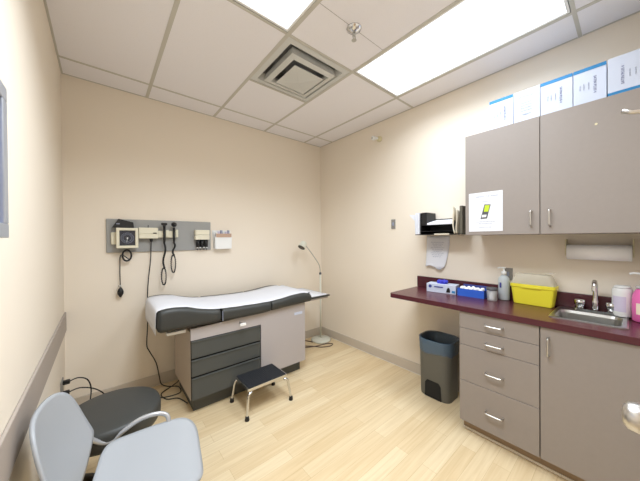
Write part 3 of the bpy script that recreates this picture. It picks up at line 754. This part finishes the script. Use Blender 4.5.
# right wall: switch plates, towel roll
def plate(name, y, z, w_, h_, m, label, cat, tog=True):
    t = thing(name, label, cat, (XR-.0005, y, z)); b = nb(); box(b, (-.006, -w_/2, -h_/2), (0, w_/2, h_/2), 0, .002); obj('cover_plate', b, m, t)
    if tog: b = nb(); box(b, (-.012, -.009, -.018), (-.0062, .009, .018), 0, .002); obj('toggle', b, 'ink', t)
plate('wall_control', 1.684, 1.545, .052, .105, 'plate', 'small grey switch plate on the right wall left of the file shelf', 'switch plate')
plate('outlet_plate', .628, 1.100, .060, .095, 'plate', 'grey outlet plate on the wall behind the sanitizer bottle', 'outlet')
t = thing('paper_towel_roll', 'white paper towel roll under the wall cabinets', 'paper towels', (2.40, .14, 1.290))
b = nb(); tube(b, [(0, .138, 0), (0, -.142, 0)], .049, 28); obj('towel_roll', b, 'cotton', t, smooth=False)
for y in (.142, -.1505):
    b = nb(); box(b, (-.022, y, -.025), (.0665, y+.006, .085), 0, .003); obj('bracket', b, 'beige', t)

# ------------------------------------------------------------------ upper cabinets
UX = 2.148; UZ0, UZ1 = 1.408, 2.163
def wallcab(y0, y1, hy_, label):
    t = thing('wall_cabinet', label, 'cabinet', (0, 0, 0))
    b = nb(); box(b, (UX+.0195, y0, UZ0), (XR-.001, y1, UZ1)); obj('carcass', b, 'lam', t)
    b = nb(); box(b, (UX, y0+.0015, UZ0+.002), (UX+.019, y1-.0015, UZ1-.001), 0, .001, 1); d = obj('door', b, 'lam', t)
    pull('handle', (UX-.0005, hy_, 1.512), True, d, .1)
    return d
wallcab(.3765, .822, .420, 'left taupe wall cabinet with a taped poster on its door')
d2 = wallcab(YF+.002, .3755, .328, 'right taupe wall cabinet over the sink')
b = nb(); lathe(b, [(.006, 0), (.006, -.0015)], (UX-.0002, .129, 2.026), 12, axis='X'); obj('screw_cap', b, 'beige', d2)

# poster
t = thing('poster', 'white paper poster picturing a green screened meter, taped to the cabinet door', 'poster', (UX-.0012, .686, 1.578))
b = nb(); box(b, (-.0008, -.109, -.143), (0, .109, .143)); obj('sheet', b, 'paper', t)
b = nb(); text_bm(b, 'TO PREVENT THE SPREAD', .0145, wmat(-.0012, 0, .112), 0); obj('heading', b, 'ink', t)
b = nb(); text_bm(b, 'glucose', .012, wmat(-.0012, 0, .075), 0); obj('subheading', b, 'ink', t)
b = nb()
for k, s_ in enumerate(('Please return the meter to its base', 'after every patient visit')): text_bm(b, s_, .009, wmat(-.0012, 0, -.072-.014*k), 0)
text_bm(b, 'thank you for your help', .008, wmat(-.0012, 0, -.112), 0); obj('small_print', b, 'ink', t)
def skew(pts, x0, x1, m, nm):
    b = nb(); prism(b, pts, 'X', x0, x1); obj(nm, b, m, t)
# device picture: (y,z), wall things read with -y to the right
skew([(.030, -.052), (-.012, -.050), (-.036, .050), (.004, .054)], -.0016, -.0010, 'dgrey', 'meter_picture')
skew([(.008, .000), (-.020, .000), (-.030, .045), (.000, .047)], -.0021, -.0017, 'green', 'meter_screen')
skew([(.022, -.040), (-.006, -.039), (-.010, -.022), (.018, -.022)], -.0021, -.0017, 'white', 'meter_keys')

# boxes on top of the cabinets
BXF = 2.17
def carton(y1, y0, band, flip, lines, label, dx=0, h=.206):
    t = thing('supply_box', label, 'box', (BXF+dx, (y0+y1)/2, UZ1+.0005)); wy = (y1-y0)/2-.0012
    b = nb(); box(b, (0, -wy, 0), (.16, wy, h)); obj('carton', b, 'boxw', t)
    if band:
        b = nb(); z0, z1 = ((h-.018, h+.0005) if band > 0 else (0, .018)); box(b, (-.0012, -wy, z0), (-.0002, wy, z1))
        if band > 0: box(b, (-.0012, -wy, h+.0006), (.16, wy, h+.0016))
        obj('blue_band', b, 'band', t)
    zc_ = h*.48
    up_ = (0, 1, 0) if flip else (0, -1, 0); rt = (0, 0, 1) if flip else (0, 0, -1)
    # facing -x : right x up = -x
    if Vector(rt).cross(Vector(up_)).x > 0: up_ = tuple(-v for v in up_)
    b = nb()
    if lines:
        text_bm(b, 'SATIN PLUS 4', .015, wmat(-.0006, 0, h*.80), 0)
        for k in range(4): text_bm(b, 'latex free gloves', .009, wmat(-.0006, 0, h*(.60-.085*k)), 0)
        text_bm(b, 'MEDIUM', .012, wmat(-.0006, 0, h*.22), 0); obj('print', b, 'ink', t)
    else:
        s = -1 if not flip else 1
        text_bm(b, 'SATIN PLUS 4', .0165, basis(rt, up_, (-.0006, s*.022, zc_)), 0); obj('title_print', b, 'inkd', t)
        b = nb(); text_bm(b, 'powder free', .008, basis(rt, up_, (-.0006, s*-.002, zc_)), 0); text_bm(b, 'exam gloves', .008, basis(rt, up_, (-.0006, s*-.022, zc_)), 0); text_bm(b, '100 count', .0075, basis(rt, up_, (-.0006, s*-.038, zc_)), 0)
        obj('small_print', b, 'ink', t)
carton(.664, .521, 1, False, False, 'leftmost white glove carton with a blue band on top, on the wall cabinet')
carton(.520, .378, 0, False, True, 'plain white carton with no blue band, second from the left on the wall cabinet')
carton(.377, .226, 1, False, False, 'middle white carton with blue top band, just right of the plain one')
carton(.225, .089, 1, False, False, 'white carton with blue top band, fourth from the left on the wall cabinet')
carton(.087, -.070, -1, True, False, 'rightmost white carton, upside down with its blue band at the bottom', -.008)

# file holder on the wall
t = thing('file_holder', 'black desk organiser mounted on the wall left of the cabinets', 'file holder', (XR-.0005, 1.155, 1.418))
b = nb()
box(b, (-.20, -.270, 0), (0, .155, .006))
box(b, (-.20, .098, .0065), (-.02, .103, .20)); box(b, (-.195, -.2, .0065), (-.01, -.195, .12))
box(b, (-.006, -.265, .0065), (-.0005, .155, .15)); box(b, (-.2, -.194, .085), (-.007, .097, .089)); box(b, (-.2, -.194, .03), (-.007, .097, .034))
obj('organiser', b, 'black', t)
b = nb(); box(b, (-.203, -.16, .0), (-.2005, -.03, .010)); obj('label_strip', b, 'manila', t)
def papers(name, y0, y1, x0, x1, z0, z1, m, label, flare=0):
    b = nb(); box(b, (x0, y0, z0), (x1, y1, z1))
    if flare: prism(b, [(x0-.001, z1-.08), (x0-.06, z1-.02), (x0-.001, z1)], 'Y', y0+.002, y0+.006)
    for k in range(4):
        yy = y0+(y1-y0)*(k+.5)/4; box(b, (x0-.004-.003*(k % 2), yy-.001, z0+.004), (x0, yy+.001, z1-.01*(k % 2)))
    tag(obj(name, b, m), label, 'papers')
zf = 1.418
papers('paper_sheaf', 1.264, 1.302, 2.258, 2.43, zf+.008, zf+.205, 'paper', 'upright sheaf of white papers at the left end of the wall organiser')
b = nb(); prism(b, [(1.3035, zf+.12), (1.375, zf+.195), (1.3035, zf+.19)], 'X', 2.27, 2.272)
prism(b, [(1.3030, zf+.012), (1.312, zf+.012), (1.318, zf+.18), (1.3030, zf+.18)], 'X', 2.272, 2.42)
tag(obj('folded_leaflet', b, 'paper'), 'white leaflet folded outward at the far left of the wall organiser', 'leaflet')
b = nb(); prism(b, [(2.262, zf+.0895), (2.44, zf+.0895), (2.44, zf+.140), (2.262, zf+.105)], 'Y', .962, 1.19)
tag(obj('paper_stack', b, 'paper'), 'sloping stack of white papers on top of the organiser trays', 'papers')
b = nb(); box(b, (2.270, 1.196, zf+.0895), (2.44, 1.250, zf+.205), 0, .004)
tag(obj('card_box', b, 'black'), 'black box standing between the paper sheaf and the tray papers', 'box')
b = nb(); shell(b, lambda u, v: (2.252+.16*u, .945+.012*math.sin(v*5+u*2)+(.03*v*v), zf+.0085+.22*v-.02*u+.02*v*(1-u)), 8, 16, .004)
shell(b, lambda u, v: (2.246+.16*u, .925+.010*math.sin(v*4+1+u)+(.018*v*v), zf+.0085+.20*v-.02*u), 8, 16, .004)
tag(obj('curled_papers', b, 'manila', smooth=True), 'curling cream papers standing at the right end of the organiser', 'papers')
b = nb(); box(b, (2.262, .888, zf+.0065), (2.44, .910, zf+.235), 0, .002)
tag(obj('dark_binder', b, 'olive'), 'dark olive binder standing between the cream papers and the wall cabinet', 'binder')

# hanging note under the organiser
b = nb()
def note(u, v):
    # u across (y from 1.30 down to 1.07), v down
    y = 1.300-.222*u+(.02*v*v if u > .5 else 0)*(u-.5)*2*2.2
    z = 1.408-.300*v+(.018*math.sin(u*PI*2.2) if v > .97 else 0)
    x = XR-.002-.030*v*v*(1-u*.3)-.012*v*v*math.sin(u*PI)
    return (x, y, z)
shell(b, note, 14, 14, .0006)
t = tag(obj('notice_sheet', b, 'paper', smooth=True), 'printed white sheet hanging on the wall below the organiser, bottom curling', 'notice')
b = nb()
for k in range(9):
    z = -.06-.017*k; v = -z/.300; y = 1.19
    text_bm(b, 'clinic phone list and hours'[:27-(k % 3)*4], .012, wmat(XR-.0055-.041*v*v-.001, y, 1.408+z), 0, .0002)
obj('print', b, 'ink', t)

# ------------------------------------------------------------------ waste bin
t = thing('waste_bin', 'graphite waste bin with a blue liner under the counter', 'waste bin', (2.300, 1.105, 0))
def ringp(hx, hy, r, z): return [(p[0], p[1], z) for p in rrect(-hx, hx, -hy, hy, r, 6)]
b = nb()
secs = [(.108, .132, .055, .0006), (.110, .134, .056, .02), (.132, .146, .09, .495), (.136, .150, .095, .50), (.129, .143, .09, .50), (.106, .128, .05, .03)]
R_ = [[b.verts.new(p) for p in ringp(*s)] for s in secs]
for A, B in zip(R_, R_[1:]):
    for k in range(len(A)): b.faces.new((A[k], A[(k+1) % len(A)], B[(k+1) % len(A)], B[k]))
b.faces.new(R_[0][::-1]); b.faces.new(R_[-1])
obj('bin_body', b, 'bin', t, smooth=False)
b = nb(); 
prism(b, [(-.072, .004), (.072, .004), (.068, .125), (.05, .150), (-.05, .150), (-.068, .125)], 'X', -.1185, -.108)
obj('pedal_recess', b, 'gap', t)
b = nb()
secs = [(.1325, .1465, .09, .395), (.1365, .150, .095, .46), (.1395, .1535, .097, .504), (.137, .151, .096, .508), (.126, .140, .088, .503), (.121, .135, .08, .36), (.110, .125, .07, .16)]
R_ = []
for i, s in enumerate(secs):
    ring = ringp(*s); rr_ = []
    for k, p in enumerate(ring):
        j = (.006*math.sin(k*2.3)+.008*math.sin(k*.9)) if i == 0 else 0
        q = 1+(.012*math.sin(k*3.1+i) if i > 4 else .004*abs(math.sin(k*2.7)) if i < 3 else 0)
        rr_.append(b.verts.new((p[0]*q, p[1]*q, p[2]+j)))
    R_.append(rr_)
for A, B in zip(R_, R_[1:]):
    for k in range(len(A)): b.faces.new((A[k], A[(k+1) % len(A)], B[(k+1) % len(A)], B[k]))
obj('bin_liner', b, 'liner', t, smooth=True)

# ------------------------------------------------------------------ world, camera
w_ = bpy.data.worlds.new('world'); bpy.context.scene.world = w_; w_.use_nodes = True
w_.node_tree.nodes['Background'].inputs[0].default_value = (.8, .85, .9, 1); w_.node_tree.nodes['Background'].inputs[1].default_value = .3
cam = bpy.data.cameras.new('camera'); co = bpy.data.objects.new('camera', cam); C.objects.link(co)
f = 261.03; cam.sensor_fit = 'HORIZONTAL'; cam.sensor_width = 36; cam.lens = 36*f/640; cam.clip_start = .02
yaw, pitch, roll = math.radians(39.9415), math.radians(-.3707), math.radians(-.4457)
F = Vector((math.sin(yaw)*math.cos(pitch), math.cos(yaw)*math.cos(pitch), math.sin(pitch)))
R = Vector((math.cos(yaw), -math.sin(yaw), 0)); U = R.cross(F)
c, s = math.cos(roll), math.sin(roll); R2 = R*c+U*s; U2 = -R*s+U*c
m = Matrix((R2, U2, -F)).transposed().to_4x4(); m.translation = Vector((0, 0, 1.39)); co.matrix_world = m
sc = bpy.context.scene; sc.camera = co
sc.view_settings.view_transform = 'Standard'; sc.view_settings.look = 'None'; sc.view_settings.gamma = 1
sc.view_settings.use_curve_mapping = False; sc.view_settings.exposure = 0.2
